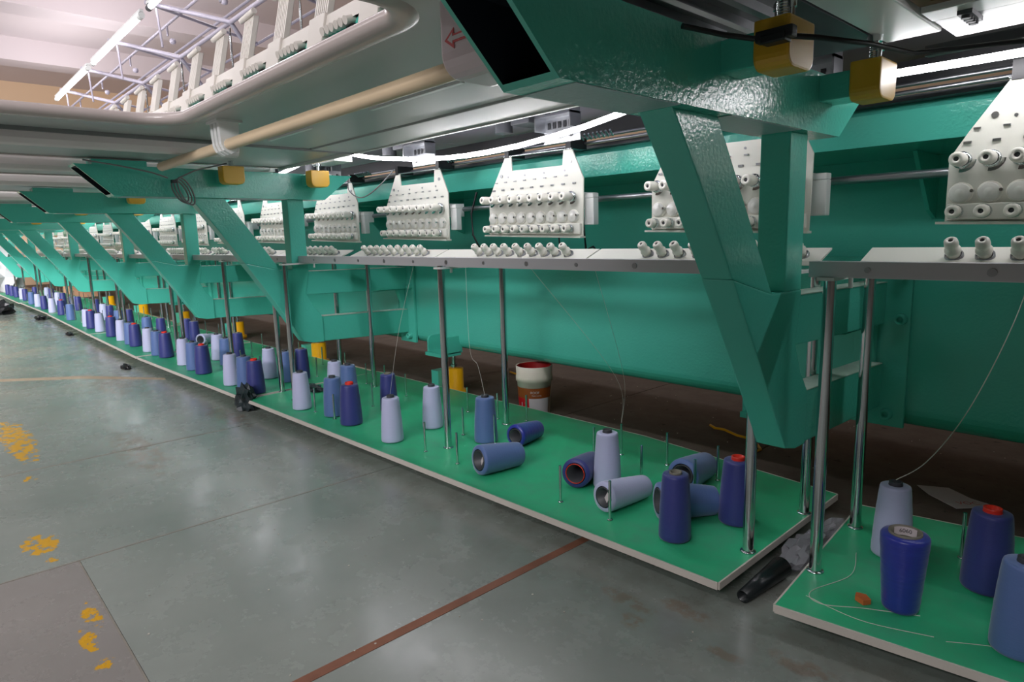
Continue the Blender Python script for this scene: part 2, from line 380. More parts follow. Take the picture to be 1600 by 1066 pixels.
# ------------------------------------------------------------------ bracket frames
def make_bracket():
    e = empty('support_bracket')
    W = .068
    # hollow box beam with an open slanted end towards the aisle, right side at local x = +.02
    xr, xl = .025, -.085; t = .008; zb, zt = 1.055, 1.178
    yf_b, yf_t, yr_b, yr_t = .665, .535, 1.60, 1.76
    def ring(x0, x1, z0, z1, ins, y_off=0):
        def y(z): return (yf_b + (yf_t - yf_b) * (z - zb) / (zt - zb)) + y_off
        return [(x0, y(z0), z0), (x1, y(z0), z0), (x1, y(z1), z1), (x0, y(z1), z1)]
    b = MB()
    o = ring(xl, xr, zb, zt, 0); i = ring(xl + t, xr - t, zb + t, zt - t, t)
    i2 = [(p[0], 1.55, p[2]) for p in i]
    rr = [(xl, yr_b, zb), (xr, yr_b, zb), (xr, yr_t, zt), (xl, yr_t, zt)]
    vs = o + i + i2 + rr
    fs = []
    for k in range(4):
        j = (k + 1) % 4
        fs += [(k, j, 4 + j, 4 + k), (k, j, 12 + j, 12 + k)]
    b.add(vs, fs + [(12, 13, 14, 15)])
    b.add(vs, [(4 + k, 4 + (k + 1) % 4, 8 + (k + 1) % 4, 8 + k) for k in range(4)] + [(8, 9, 10, 11)], 1); b.build('box_beam', ['teal', 'inner'], e)
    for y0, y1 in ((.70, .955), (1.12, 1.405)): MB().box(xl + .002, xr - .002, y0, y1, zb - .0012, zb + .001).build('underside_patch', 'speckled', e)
    # diagonal leg + post + lower plate, profile (y, z)
    front = [(.965, 1.056), (1.07, .915), (1.18, .755), (1.31, .56), (1.40, .415), (1.445, .345)]
    b = MB(); b.prism(front[:3] + [(1.352, .712), (1.292, .80), (1.113, 1.056)], -W, 0, 'x'); b.build('diagonal_brace', 'teal', e, bevel=.004)
    MB().box(-W, 0, 1.412, 1.495, .712, 1.056).build('post', 'teal', e, bevel=.004)
    MB().prism([(1.18, .755), (1.31, .56), (1.40, .415), (1.445, .345), (1.50, .332), (1.555, .332), (1.555, .462), (1.51, .52), (1.475, .59), (1.495, .69), (1.495, .713), (1.352, .713)], -W - .001, .001, 'x').build('lower_plate', 'teal', e, bevel=.004)
    MB().prism([(1.474, .583), (2.085, .568), (2.085, .69), (1.49, .70)], -W + .004, -.004, 'x').build('upper_arm', 'teal', e, bevel=.004)
    MB().prism([(1.54, .334), (2.085, .318), (2.085, .45), (1.54, .464)], -W + .004, -.004, 'x').build('lower_arm', 'teal', e, bevel=.004)
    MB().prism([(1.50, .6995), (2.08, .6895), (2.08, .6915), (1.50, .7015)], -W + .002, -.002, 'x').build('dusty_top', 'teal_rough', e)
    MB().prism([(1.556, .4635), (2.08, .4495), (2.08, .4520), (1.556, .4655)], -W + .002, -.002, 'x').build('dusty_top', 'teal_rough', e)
    MB().box(-W - .02, .062, 2.083, 2.0992, .262, .742).build('bolt_plate', 'teal', e, bevel=.003)
    for bx, bz in ((.018, .30), (.04, .585), (.036, .712), (-.07, .712)):
        q = MB(); q.lathe([(0, 0), (.006, 0), (.008, .004), (.0085, .012), (.015, .016), (.017, .006), (.017, -.012)][::1], 14, T=Matrix.Translation((bx, 2.072, bz)) @ Matrix.Rotation(pi / 2, 4, 'X'))
        q.build('bolt', 'teal', e)
    MB().prism([(1.83, .565), (2.03, .565), (2.08, .44), (2.08, .57)], -.05, -.02, 'x').build('gusset', 'teal', e)
    # lugs with yellow rubber blocks
    for y0 in (1.065, 1.475):
        a = MB(); a.box(xr - .004, xr + .072, y0 + .008, y0 + .085, 1.118, 1.172); a.build('lug', 'teal', e, bevel=.003)
        blk = MB(); blk.prism(rrect(y0, y0 + .095, 1.108, 1.186, .022, 5, (0, 0, 1, 1)), xr + .062, xr + .122, 'x')
        blk = blk.build('rubber_block', 'yellow', e, bevel=.004)
        for dx in ((.008,) if y0 > 1.3 else (-.012, .012)):
            s = MB(); s.cyl((xr + .09 + dx, y0 + .05, 1.18), (xr + .09 + dx, y0 + .05, 1.222), .0075 if y0 > 1.3 else .005, 10)
            s.cyl((xr + .09 + dx, y0 + .05, 1.208), (xr + .09 + dx, y0 + .05, 1.218), .014 if y0 > 1.3 else .008, 6)
            s.build('bolt', 'chrome', blk)
    MB().box(xl, xr, .60, .80, zt, zt + .022).build('top_pad', 'teal', e, bevel=.002)
    return e
BX = [-.64, -3.13, -4.76, -6.49, -8.95, -10.62, -12.3, -14.75]
br0 = make_bracket()
for i, x in enumerate(BX):
    o = br0 if i == 0 else copy_tree(br0)
    o.location = (x, 0, 0)
    tag(o, 'nearest, darkest teal Y-shaped support bracket, between the two right green boards' if i == 0 else
        'teal Y-shaped support bracket, %s from the right%s' % (ORD[i], ', grey cable coil on its beam' if i == 1 else ' along the machine'), 'bracket', 'teal support brackets along the machine')

for y0, r in ((1.115, .009), (1.525, .0085)):
    q = MB(); xx = .025 + .09
    q.cyl((xx, y0, 1.186), (xx, y0, 1.239), r, 12).cyl((xx, y0, 1.226), (xx, y0, 1.2385), r * 1.9, 6)
    for k in range(8): q.lathe([(r, -.002), (r * 1.16, 0), (r, .002)], 12, T=Matrix.Translation((xx, y0, 1.19 + .0045 * k)))
    q.build('threaded_rod', 'chrome', br0)

# ------------------------------------------------------------------ embroidery heads
def knob_mesh(name, h=.06, r=.0165):
    b = MB()
    T = Matrix.Rotation(pi / 2, 4, 'X')       # axis towards -y
    RG = r * 1.22 if h > .05 else r * 1.1
    b.lathe([(RG - .003, .004), (RG - .001, .006), (RG - .001, .012), (RG - .004, .014), (.0, .014)], 14, 1, T)     # metal discs
    b.lathe([(RG, .016), (RG, .019), (.016, .021)], 14, 1, T)
    b.lathe([(r * .8, .018), (r * .85, h * .45), (r, h * .47), (r, h * .62), (r * 1.02, h * .66), (r * .98, h * .95), (r * .8, h), (.006, h), (.006, h - .006), (0, h - .006)], 14, 0, T)
    b.lathe([(0, h - .002), (.0055, h - .002), (.0055, h - .006)], 8, 2, T)
    if h > .05:
        for k in range(7):
            a0, a1 = radians(-100 + 14 * k), radians(-86 + 14 * k)
            P = [(q * cos(a), q * sin(a)) for q, a in ((.021, a0), (.029, a0), (.029, a1), (.021, a1))]
            b.prism(P, -.016, -.013, 'y', 1)
    return b.mesh(name, ['knob', 'chrome', 'darkgrey'])
K_UP = knob_mesh('tension_knob', .07, .0165)
K_LO = knob_mesh('tension_knob', .045, .0155)
def disc_mesh():
    b = MB(); T = Matrix.Rotation(pi / 2, 4, 'X')
    b.lathe([(.0225, 0), (.0225, .01), (.020, .013), (.012, .012), (.009, .015), (0, .016)], 18, 0, T)
    b.lathe([(.026, 0), (.026, .004), (.0225, .005)], 18, 1, T)
    b.cyl((.024, -.002, .004), (.024, -.016, .004), .004, 8, 2)
    return b.mesh('check_disc', ['disc', 'knob', 'chrome'])
DISC = disc_mesh()
# the small tensioners standing on the guide bar
def post_knob():
    b = MB(); T = Matrix.Rotation(radians(48), 4, 'X')
    b.lathe([(0, -.004), (.017, -.004), (.019, 0), (.019, .005), (.016, .008)], 14, 1, T)
    b.lathe([(.013, .006), (.0145, .016), (.0165, .018), (.0165, .024), (.0135, .026), (.0125, .038), (.0145, .040), (.0135, .052), (.010, .056), (.005, .056), (.005, .052), (0, .052)], 14, 0, T)
    b.lathe([(0, .054), (.0048, .054), (.0048, .051)], 8, 2, T)
    return b.mesh('tensioner', ['knob', 'steel', 'ink'])
K_POST = post_knob()
KR = [.09, -.747, -1.578, -2.455, -3.293, -4.13, -4.96, -5.8, -6.64, -7.48, -8.31, -9.15, -9.99, -10.83, -11.66, -12.5, -13.33]   # right knob of each group
KX = [k + .10 for k in KR]

def make_head():
    e = empty('embroidery_unit')     # local: x right edge = 0 (panel spans -.535..0), y = panel plane, z absolute
    y = 1.90
    P = [(-.535, .858), (0, .843), (.004, 1.058), (-.052, 1.171), (-.095, 1.176), (-.102, 1.114), (-.385, 1.118), (-.392, 1.181), (-.424, 1.179), (-.50, 1.067), (-.535, 1.009)]
    MB().prism(P, y, y + .005, 'y').build('face_plate', 'white_plate', e)
    MB().prism([(-.55, .852), (.004, .836), (.004, .843), (-.55, .858)], y - .02, y + .01, 'y').build('bottom_lip', 'white_plate', e)
    MB().prism([(-.53, .862), (-.005, .852), (-.005, .892), (-.53, .900)], y - .012, y, 'y').build('lower_bar', 'white_plate', e, bevel=.003)
    MB().box(-.01, .036, y + .02, y + .05, .885, .985).box(-.01, .036, y + .018, y + .05, .985, 1.003).build('side_box', 'white_paint', e, bevel=.003)
    for q in (-.10, -.5): MB().box(q, q + .07, y + .006, y + .12, .95, 1.01).build('mount_block', 'white_paint', e)
    MB().cyl((-.43, y + .0, 1.178), (-.05, y, 1.172), .004, 8).build('tie_rod', 'chrome', e)
    for q in (-.08, -.425): MB().box(q, q + .025, y - .004, y + .09, 1.172, 1.215).build('hanger', 'dark', e)
    for k in range(9):
        x = -.505 + .0575 * k
        place(K_UP, 'tension_knob', e, (x + (-.0) , y, 1.002 - .009 * k / 8))
        place(DISC, 'check_disc', e, (x, y, .925 - .006 * k / 8))
        place(K_LO, 'tension_knob', e, (x - .004, y - .010, .881 - .008 * k / 8))
    b = MB()
    for k in range(9):
        x = -.500 + .0575 * k
        b.box(x - .008, x + .008, y - .004, y, 1.040, 1.046)
        if k < 8: b.box(x + .01, x + .024, y - .004, y, 1.072, 1.076)
    for x in (-.41, -.31, -.2, -.09): b.cyl((x, y - .002, 1.094), (x, y + .001, 1.094), .004, 8)
    for x, z in ((-.45, 1.10), (-.06, 1.125)): b.cyl((x, y - .003, z), (x, y + .001, z), .0075, 10)
    b.build('eyelet_row', 'steel', e)['kind'] = 'stuff'
    return e
hd0 = make_head()


HX = [.067, -.80, -1.647, -2.478, -3.31, -4.15, -4.98, -5.82, -6.66, -7.5, -8.33, -9.17, -10.01, -10.85, -11.68, -12.5, -13.35]
for k, hx in enumerate(HX):
    o = hd0 if k == 0 else copy_tree(hd0)
    o.location = (hx, 0, 0)
    tag(o, 'white head plate with rows of knobs, %s from the right%s' % (ORD[k], [', cut by the picture edge', ', half hidden by a bracket', ', in full view'][k] if k < 3 else ''), 'machine head', 'white embroidery heads along the upper beam')

# cables hanging behind heads
for i, (x, lab) in enumerate(((-1.72, 'under the third head from the right'), (-2.42, 'right beside the fourth head from the right'), (-1.86, 'looping under the third head near its middle'))):
    z0 = .99 if i != 1 else 1.06
    b = MB().tube([(x, 2.03, z0), (x - .01, 2.0, z0 - .1), (x + .01, 1.99, z0 - .2), (x + .03, 2.01, .80), (x + .02, 2.06, .77), (x + .0, 2.12, .752)], .005, 6)
    tag(b.build('cable', 'dark'), 'thin black cable hanging against teal body %s' % lab, 'cable')

# ------------------------------------------------------------------ thread stands: board, poles, rails, pins, tensioners
STANDS = [
    # corners of the green board: front right, back right, back left, front left (x, y)
    dict(c=[(.45, 1.40), (.45, 2.12), (-.627, 1.925), (-.567, 1.266)], rail=(-.605, .5), plate=(-.60, .5), poles=[(-.566, 1.466), (-.585, 1.767), (.3, 1.47), (.3, 1.80)],
         pins=[(-.345, 1.765), (.1, 1.6), (.1, 1.9)]),
    dict(c=[(-.698, 1.262), (-.706, 1.962), (-1.46, 2.045), (-3.40, 2.02), (-3.30, 1.196)], rail=(-3.50, -.70), plate=(-3.115, -.69), poles=[(-.722, 1.447), (-.719, 1.764), (-1.923, 1.430), (-1.990, 1.790), (-3.103, 1.36), (-3.055, 1.79)],
         pins=None),
    dict(c=[(-3.352, 1.193), (-3.40, 2.0), (-5.21, 1.97), (-5.21, 1.142)], rail=(-5.22, -3.56), plate=(-5.2, -3.20), poles=[(-3.336, 1.395), (-3.42, 1.79), (-4.17, 1.44), (-5.14, 1.44), (-5.10, 1.8)], pins=None),
    dict(c=[(-5.25, 1.142), (-5.25, 1.97), (-6.95, 1.96), (-6.95, 1.16)], rail=(-6.97, -5.27), plate=(-6.95, -5.27), poles=[(-5.32, 1.44), (-5.36, 1.80), (-6.02, 1.80), (-6.87, 1.44), (-6.85, 1.8)], pins=None),
    dict(c=[(-6.99, 1.16), (-6.99, 1.96), (-9.64, 2.0), (-9.64, 1.20)], rail=(-9.64, -7.02), plate=(-9.6, -7.02), poles=[(-7.05, 1.44), (-7.1, 1.82), (-8.25, 1.45), (-9.5, 1.45), (-9.5, 1.82)], pins=None),
    dict(c=[(-9.68, 1.21), (-9.68, 2.0), (-12.0, 2.02), (-12.0, 1.19)], rail=(-12, -9.7), plate=(-12, -9.7), poles=[(-9.78, 1.45), (-9.9, 1.82), (-11.0, 1.45), (-11.9, 1.45)], pins=None),
    dict(c=[(-12.05, 1.17), (-12.05, 2.0), (-15.2, 2.0), (-15.2, 1.17)], rail=(-15, -12.05), plate=(-15, -12.05), poles=[(-12.3, 1.45), (-13.8, 1.45), (-15.0, 1.45)], pins=None),
]
ZB = .06
def inside(c, x, y, m=.0):
    s = None; n = len(c)
    for i in range(n):
        a, b = c[i], c[(i + 1) % n]
        v = (b[0] - a[0]) * (y - a[1]) - (b[1] - a[1]) * (x - a[0])
        v /= math.hypot(b[0] - a[0], b[1] - a[1])
        if s is None: s = 1 if v > 0 else -1
        if v * s < m: return False
    return True
PIN2 = [(493, 644), (523, 655), (497, 582), (573, 600), (583, 635), (602, 603), (635, 619), (665, 706), (715, 725), (724, 680), (731, 644), (773, 693), (778, 655), (876, 785), (953, 813), (971, 711), (928, 716), (1002, 749), (1042, 727), (1085, 775), (1121, 751), (823, 658)]
pin_me = MB().cyl((0, 0, 0), (0, 0, .115), .0042, 10).lathe([(0, 0), (.008, 0), (.008, .003), (.0045, .004)], 10).mesh('pin', 'chrome')
pole_me = MB().cyl((0, 0, 0), (0, 0, .69), .0135, 18).lathe([(.0135, 0), (.019, 0), (.019, .003), (.0135, .004)], 18).mesh('pole', 'chrome')
def edge_box(b, p, q, z0, z1, t=.004):
    p, q = Vector(p).to_3d(), Vector(q).to_3d(); d = (q - p).normalized(); n = Vector((-d.y, d.x, 0)) * t
    vs = [p, q, q - n, p - n]; b.prism([(v.x, v.y) for v in vs], z0, z1, 'z')
stand_objs = []
for si, s in enumerate(STANDS):
    e = empty('thread_stand', (s['c'][0][0], s['c'][0][1], 0)); stand_objs.append(e)
    off = -Vector((s['c'][0][0], s['c'][0][1], 0))
    def L_(o): o.location = o.location + off; return o
    tag(e, ['green topped thread stand nearest the camera at the right edge of the floor', 'long green topped thread stand in the middle with fallen cones and chrome poles'][si] if si < 2 else
        'green topped thread stand with chrome poles, %s from the right' % ORD[si], 'thread stand', 'green thread stands along the machine')
    L_(MB().prism(s['c'], .0435, ZB, 'z').build('base_board', ['green'], e))
    b = MB(); n = len(s['c'])
    for i in range(n):
        p, q = s['c'][i], s['c'][(i + 1) % n]
        # outward
        edge_box(b, p, q, .0428, ZB + .0005, .004)
    L_(b.build('edge_band', 'board_edge', e))
    fy = min(p[1] for p in s['c']); xs = [p[0] for p in s['c']]
    b = MB(); x = min(xs) + .2
    while x < max(xs) - .1:
        b.box(x, x + .07, 1.38, 1.85, 0, .0435); x += .55
    L_(b.build('batten', 'batten', e))
    for (x, y) in s['poles']:
        o = place(pole_me, 'pole', e, (x, y, ZB)); L_(o)
        if y > 1.6: o.scale.z = 1.0
    r0, r1 = s['rail']
    L_(MB().box(r0, r1, 1.446, 1.474, .745, .779).box(r0, r1, 1.474, 1.50, .745, .749).build('front_rail', 'alu', e, bevel=.0015))
    p0, p1 = s['plate']
    # the plate is made of one white strip for each head
    cuts = [p1] + [h for h in KX if p0 + .2 < h < p1 - .2] + [p0]
    for a, c in zip(cuts[:-1], cuts[1:]):
        L_(MB().prism([(1.715, .756), (1.719, .754), (1.724, .761), (1.80, .793), (1.80, .798), (1.72, .766)], c + .004, a - .004, 'x').build('tensioner_plate', 'white_plate', e))
    for (x, y) in s['poles']:
        if y < 1.6:
            xx = min(max(x, r0 + .02), r1 - .02)
            L_(MB().box(xx - .018, xx + .018, min(1.44, y - .02), 1.76, .738, .745).cyl((xx + .03 * (1 if x < r0 + 1 else -1), 1.50, .72), (xx + .03 * (1 if x < r0 + 1 else -1), 1.50, .745), .005, 8).build('cross_bar', 'white_paint', e))
    b = MB()
    nx = int((r1 - r0) / .21)
    for k in range(1, nx): 
        b.cyl((r0 + .21 * k, 1.4445, .762), (r0 + .21 * k, 1.4465, .762), .0075, 10)
    for k in range(nx):
        L_(MB().cyl((r0 + .12 + .21 * k, 1.4435, .762), (r0 + .12 + .21 * k, 1.447, .762), .008 if k % 2 else .006, 12).build('rail_screw', 'steel', e)) if si < 2 else None
    for hx in KR:
        for k in range(9):
            x = hx - .062 * k + .004 * sin(5.1 * k + hx)
            if p0 + .02 < x < p1 - .02:
                o = place(K_POST, 'tensioner', e, (x, 1.748, .779)); L_(o)
    if si == 1:
        for (px, py) in PIN2:
            q = on_z(px, py, ZB)
            if inside(s['c'], q.x, q.y, .01): L_(place(pin_me, 'pin', e, q))
    elif s['pins']:
        for (x, y) in s['pins']: L_(place(pin_me, 'pin', e, (x, y, ZB)))
    else:
        x = max(xs) - .2
        while x > min(xs) + .1:
            for y in (1.30, 1.50, 1.70, 1.90): L_(place(pin_me, 'pin', e, (x + random.uniform(-.02, .02), y, ZB)))
            x -= .32

# ------------------------------------------------------------------ thread cones
def cone_meshes(name, thread, core, rb, rt, h, rc=.012, nub=.010, inv=False, open_r=None):
    b = MB()
    seg = 10
    if not inv:
        prof = [(rb * .72, .0), (rb * .97, .002), (rb, .007)]
        for k in range(seg + 1):
            t = k / seg; prof.append((rb + (rt - rb) * t + .0012 * sin(t * pi) + .0004 * (k % 2), .010 + (h - .020) * t))
        prof += [(rt * .985, h - .005), (rt * .95, h - .001), (rt * .88, h + .0005), (rc + .001, h + .001)]
    else:
        prof = [(rt * .7, 0), (rt * .95, .002), (rt, .008)]
        for k in range(seg + 1):
            t = k / seg; prof.append((rt + (rb - rt) * t + .0006 * (k % 2), .010 + (h - .020) * t))
        prof += [(rb * .99, h - .004), (rb * .93, h), (open_r, h + .001)]
    b.lathe(prof, 32)
    w_ = b.mesh('thread_winding', thread)
    b = MB()
    if not inv:
        r2 = rb * .66
        b.lathe([(r2, -.001), (rc + .003, h - .01), (rc, h + nub - .003), (rc + .0005, h + nub), (rc - .0025, h + nub), (rc - .003, h - .02), (r2 - .003, -.001)], 24, closed=True)
    else:
        b.lathe([(.020, 0), (open_r, h), (open_r, h + .006), (open_r - .0025, h + .006), (open_r - .003, h - .01), (.017, .001)], 28, closed=True)
    c_ = b.mesh('core_tube', core)
    return w_, c_
KIND = {
    'lav': (cone_meshes('lav', 'lav', 'core_grey', .044, .034, .175, rc=.0145), 'lavender thread cone with grey core'),
    'mid': (cone_meshes('mid', 'mid', 'core_grey', .046, .037, .175, rc=.0145), 'mid-blue thread cone with grey core'),
    'red': (cone_meshes('red', 'navy', 'core_red', .048, .038, .175, rc=.0172, nub=.010), 'navy thread cone with red core'),
    'navy': (cone_meshes('navy', 'navy', 'core_kraft', .0415, .034, .175, rc=.0158, nub=.006), 'navy thread cone with brown core'),
    'inv': (cone_meshes('inv', 'royal', 'core_kraft', .0455, .035, .165, inv=True, open_r=.031), 'glossy royal blue cone standing upside down'),
    'lred': (cone_meshes('lred', 'navy', 'core_grey', .047, .036, .16, rc=.0172), 'navy thread cone'),
    'lmid': (cone_meshes('lmid', 'mid', 'core_grey', .051, .041, .165, rc=.0145), 'mid-blue thread cone'),
    'lnavy': (cone_meshes('lnavy', 'royal', 'core_grey', .043, .034, .15, rc=.0145), 'royal blue thread cone'),
}
RB = {'lav': .044, 'mid': .046, 'red': .048, 'navy': .0415, 'inv': .034, 'lmid': .051, 'lnavy': .043, 'lred': .047}
cones = []
def cone(kind, x, y, label=None, group='thread cones standing on the green boards', rz=None, T=None):
    (wm, cm_), base = KIND[kind]
    e = empty('thread_cone', (x, y, ZB + .0012), (0, 0, random.uniform(0, 6) if rz is None else rz))
    if T is not None: e.matrix_world = T
    place(wm, 'thread_winding', e); c = place(cm_, 'core_tube', e)
    if kind == 'red': c['label'] = 'bright red core'
    e['category'] = 'thread cone'; e['group'] = group
    if label: e['label'] = label
    cones.append((e, kind, x, y)); return e
def cone_px(kind, px, py, label=None):
    "py: lowest visible point of a standing cone"
    q = on_z(px, py, ZB); d = Vector((q.x, q.y)).normalized() * RB[kind]
    return cone(kind, q.x + d.x, q.y + d.y, label)
def lying(kind, big, small, label, L=.165):
    rb = {'lred': .047, 'lmid': .051, 'lnavy': .043, 'lav': .044, 'mid': .046, 'red': .048}[kind]
    rt = {'lred': .036, 'lmid': .041, 'lnavy': .034, 'lav': .034, 'mid': .037, 'red': .038}[kind]
    a = on_z(big[0], big[1], ZB + rb); c = on_z(small[0], small[1], ZB + rt)
    d = (c - a); d.z = 0; d.normalize()
    h = {'lred': .16, 'lmid': .165, 'lnavy': .15}.get(kind, .175)
    tilt = math.asin((rb - rt) / (h - .02)) 
    zax = Vector((d.x * cos(tilt), d.y * cos(tilt), -sin(tilt)))
    xax = zax.cross(Vector((0, 0, 1))).normalized(); yax = zax.cross(xax)
    R3 = Matrix((xax, yax, zax)).transposed().to_4x4()
    pos = Vector((a.x, a.y, ZB + rb / cos(tilt) + .0015))
    return cone(kind, 0, 0, label, 'fallen thread cones on the middle green board', T=Matrix.Translation(pos) @ R3)

# nearest board
cone_px('lav', 1391, 878, 'lavender cone standing behind the upside-down royal blue cone, loose thread from its top')
iv = cone_px('inv', 1405, 963, 'glossy royal blue cone standing upside down, open grey core and paper label up')
cone_px('red', 1538, 934, 'navy cone with red core at the right edge, behind the mid-blue cone')
cone_px('mid', 1588, 1036, 'large mid-blue cone cut by the bottom right picture edge')
# middle board, near end
cone_px('red', 1150, 826, 'navy cone with red core beside the front pole, at the board right end')
cone_px('navy', 1054, 852, 'navy cone with pale brown core standing in front of fallen mid-blue cones')
cone_px('lav', 949, 768, 'lavender cone standing between fallen navy and lavender cones')
cone_px('mid', 760, 695, 'mid-blue cone standing between the two chrome poles of the middle board')
cone_px('lav', 677, 672, 'lavender cone standing left of the middle front chrome pole')
cone_px('lav', 614, 694, 'lavender cone standing alone near the front edge of the middle board')
cone_px('navy', 609, 646, 'navy cone half hidden behind the lone lavender cone')
cone_px('red', 550, 667, 'navy cone with red core in front of two mid-blue cones')
cone_px('mid', 523, 653, 'mid-blue cone left of the navy red-core cone, middle board')
cone_px('mid', 547, 628, 'mid-blue cone behind the navy red-core cone, under the rear pole')
cone_px('lav', 526, 620, 'lavender cone behind mid-blue cones at the left of the middle board')
cone_px('lav', 473, 642, 'lavender cone at the left end of the middle board beside pole')
cone_px('navy', 474, 594, 'navy cone at the rear left corner of the middle board')
lying('lmid', (748, 720), (802, 711), 'fallen mid-blue cone nearest the board edge, open end facing left')
lying('lnavy', (805, 682), (845, 668), 'fallen royal blue cone behind the rear chrome pole, open end facing left')
fr = lying('lred', (899, 741), (925, 722), 'fallen navy cone with red ring, open end facing the camera')
MB().lathe([(.0318, -.004), (.0300, -.0045), (.0292, -.001), (.0315, .0)], 28, closed=True).build('core_ring', 'core_red', fr)
lying('lav', (943, 778), (998, 763), 'fallen lavender cone with paper label in its open end')
lying('lmid', (1028, 783), (1090, 784), 'fallen mid-blue cone behind the standing navy cone, lying sideways')
lying('lmid', (1066, 744), (1110, 722), 'fallen mid-blue cone farthest back, pointing away from the camera')
# farther boards: kind, px, py(bottom)
FARC = [('mid', 449, 599), ('lav', 423, 593), ('red', 406, 619), ('mid', 385, 609), ('lav', 362, 604),
        ('lav', 342, 564), ('mid', 356, 572), ('navy', 374, 561), ('navy', 306, 537), ('navy', 294, 532), ('lav', 289, 572), ('mid', 302, 580), ('red', 318, 586),
        ('red', 261, 560), ('mid', 244, 557), ('lav', 232, 551), ('mid', 232, 528), ('navy', 254, 530), ('red', 208, 543), ('mid', 197, 540), ('lav', 186, 534),
        ('navy', 204, 512), ('mid', 196, 513), ('red', 167, 528), ('lav', 153, 520), ('navy', 174, 504), ('lav', 164, 501), ('red', 136, 515), ('lav', 129, 512),
        ('navy', 152, 491), ('mid', 111, 501), ('navy', 125, 486), ('lav', 118, 486), ('red', 98, 493), ('lav', 83, 489), ('navy', 100, 478), ('lav', 92, 477), ('navy', 69, 484), ('lav', 60, 480),
        ('mid', 51, 476), ('navy', 56, 466), ('navy', 41, 470), ('lav', 36, 468), ('navy', 82, 469), ('lav', 75, 467), ('navy', 27, 465), ('navy', 20, 463), ('navy', 11, 461)]
pts = []
for kd, px, py in FARC:
    q = on_z(px, py, ZB); d = Vector((q.x, q.y)).normalized() * RB[kd]; x, y = q.x + d.x, q.y + d.y
    y = min(max(y, 1.27), 1.93)
    for _ in range(30):     # keep cones clear of each other, of the poles and of the board ends
        for (_e, _k, cx, cy) in cones:
            dd = math.hypot(x - cx, y - cy)
            if 0 < dd < .093 and _k not in ('x',): x += (x - cx) / dd * (.094 - dd); y += (y - cy) / dd * (.094 - dd)
        for s in STANDS:
            for (cx, cy) in s['poles']:
                dd = math.hypot(x - cx, y - cy)
                if 0 < dd < .063: x += (x - cx) / dd * (.064 - dd); y += (y - cy) / dd * (.064 - dd)
        for s in STANDS:
            g = s['c'][0][0]
            if abs(x - g) < .06: x = g - .06 if x < g + .02 else g + .09
        y = min(max(y, 1.27), 1.93)
    cone(kd, x, y)
lying('lav', (313, 531), (329, 529), 'small fallen lavender cone behind the navy cones, third board')
# unique labels for the unlabelled ones: by board, colour and order
ctr = {}
for e, kd, x, y in sorted([c for c in cones if 'label' not in c[0].keys()], key=lambda c: -c[2]):
    si = [i for i, s in enumerate(STANDS) if x <= s['c'][0][0] + .04][-1]
    row = 'front row' if y < 1.42 else ('middle row' if y < 1.66 else 'back row')
    k = (kd, si, row); ctr[k] = ctr.get(k, 0) + 1
    base = {'lav': 'lavender cone', 'mid': 'mid-blue cone', 'red': 'navy cone with red core', 'navy': 'navy cone'}[kd]
    e['label'] = '%s, %s board from right, %s, %s from near end' % (base, ORD[si], row, ORD[ctr[k] - 1])

# paper labels inside open ends
def text_mesh(s, size, name='lettering', ext=.0):
    cu = bpy.data.curves.new(name, 'FONT'); cu.body = s; cu.size = size; cu.extrude = ext; cu.align_x = 'CENTER'; cu.align_y = 'CENTER'
    o = bpy.data.objects.new(name, cu); COL.objects.link(o)
    dg = bpy.context.evaluated_depsgraph_get(); me = bpy.data.meshes.new_from_object(o.evaluated_get(dg))
    bpy.data.objects.remove(o); bpy.data.curves.remove(cu); return me
ivz = iv.location
# label stuck to the inner wall of the upside-down cone, facing the camera
iv.rotation_euler = (0, 0, 0)
b = MB(); n = 8; rr = .0268; vs = []; fs = []
a0 = atan2(ivz.y, ivz.x)
for k in range(n + 1):
    a = a0 - .85 + 1.7 * k / n
    for r_, z_ in ((rr - .0004, .150), (rr + .0006, .168)): vs.append((r_ * cos(a), r_ * sin(a), z_))
for k in range(n): fs.append((2 * k, 2 * k + 2, 2 * k + 3, 2 * k + 1))
pl = b.add(vs, fs, 0, True).build('paper_label', 'paper', iv)
tm = text_mesh('6060', .012); tm.materials.append(M['ink'])
for v in tm.vertices:       # bend the digits round the inner wall
    a = a0 - v.co.x / .0262; z_ = .1595 + v.co.y; v.co = Vector((.0259 * cos(a), .0259 * sin(a), z_))
place(tm, 'lettering', pl)
for (e, kd, x, y) in cones:
    if e.get('label', '') in ('fallen lavender cone with paper label in its open end', 'fallen mid-blue cone nearest the board edge, open end facing left'):
        MB().box(-.010, .010, -.012, .012, .012, .013).build('paper_label', 'paper', e).rotation_euler = (.0, .35, .5)

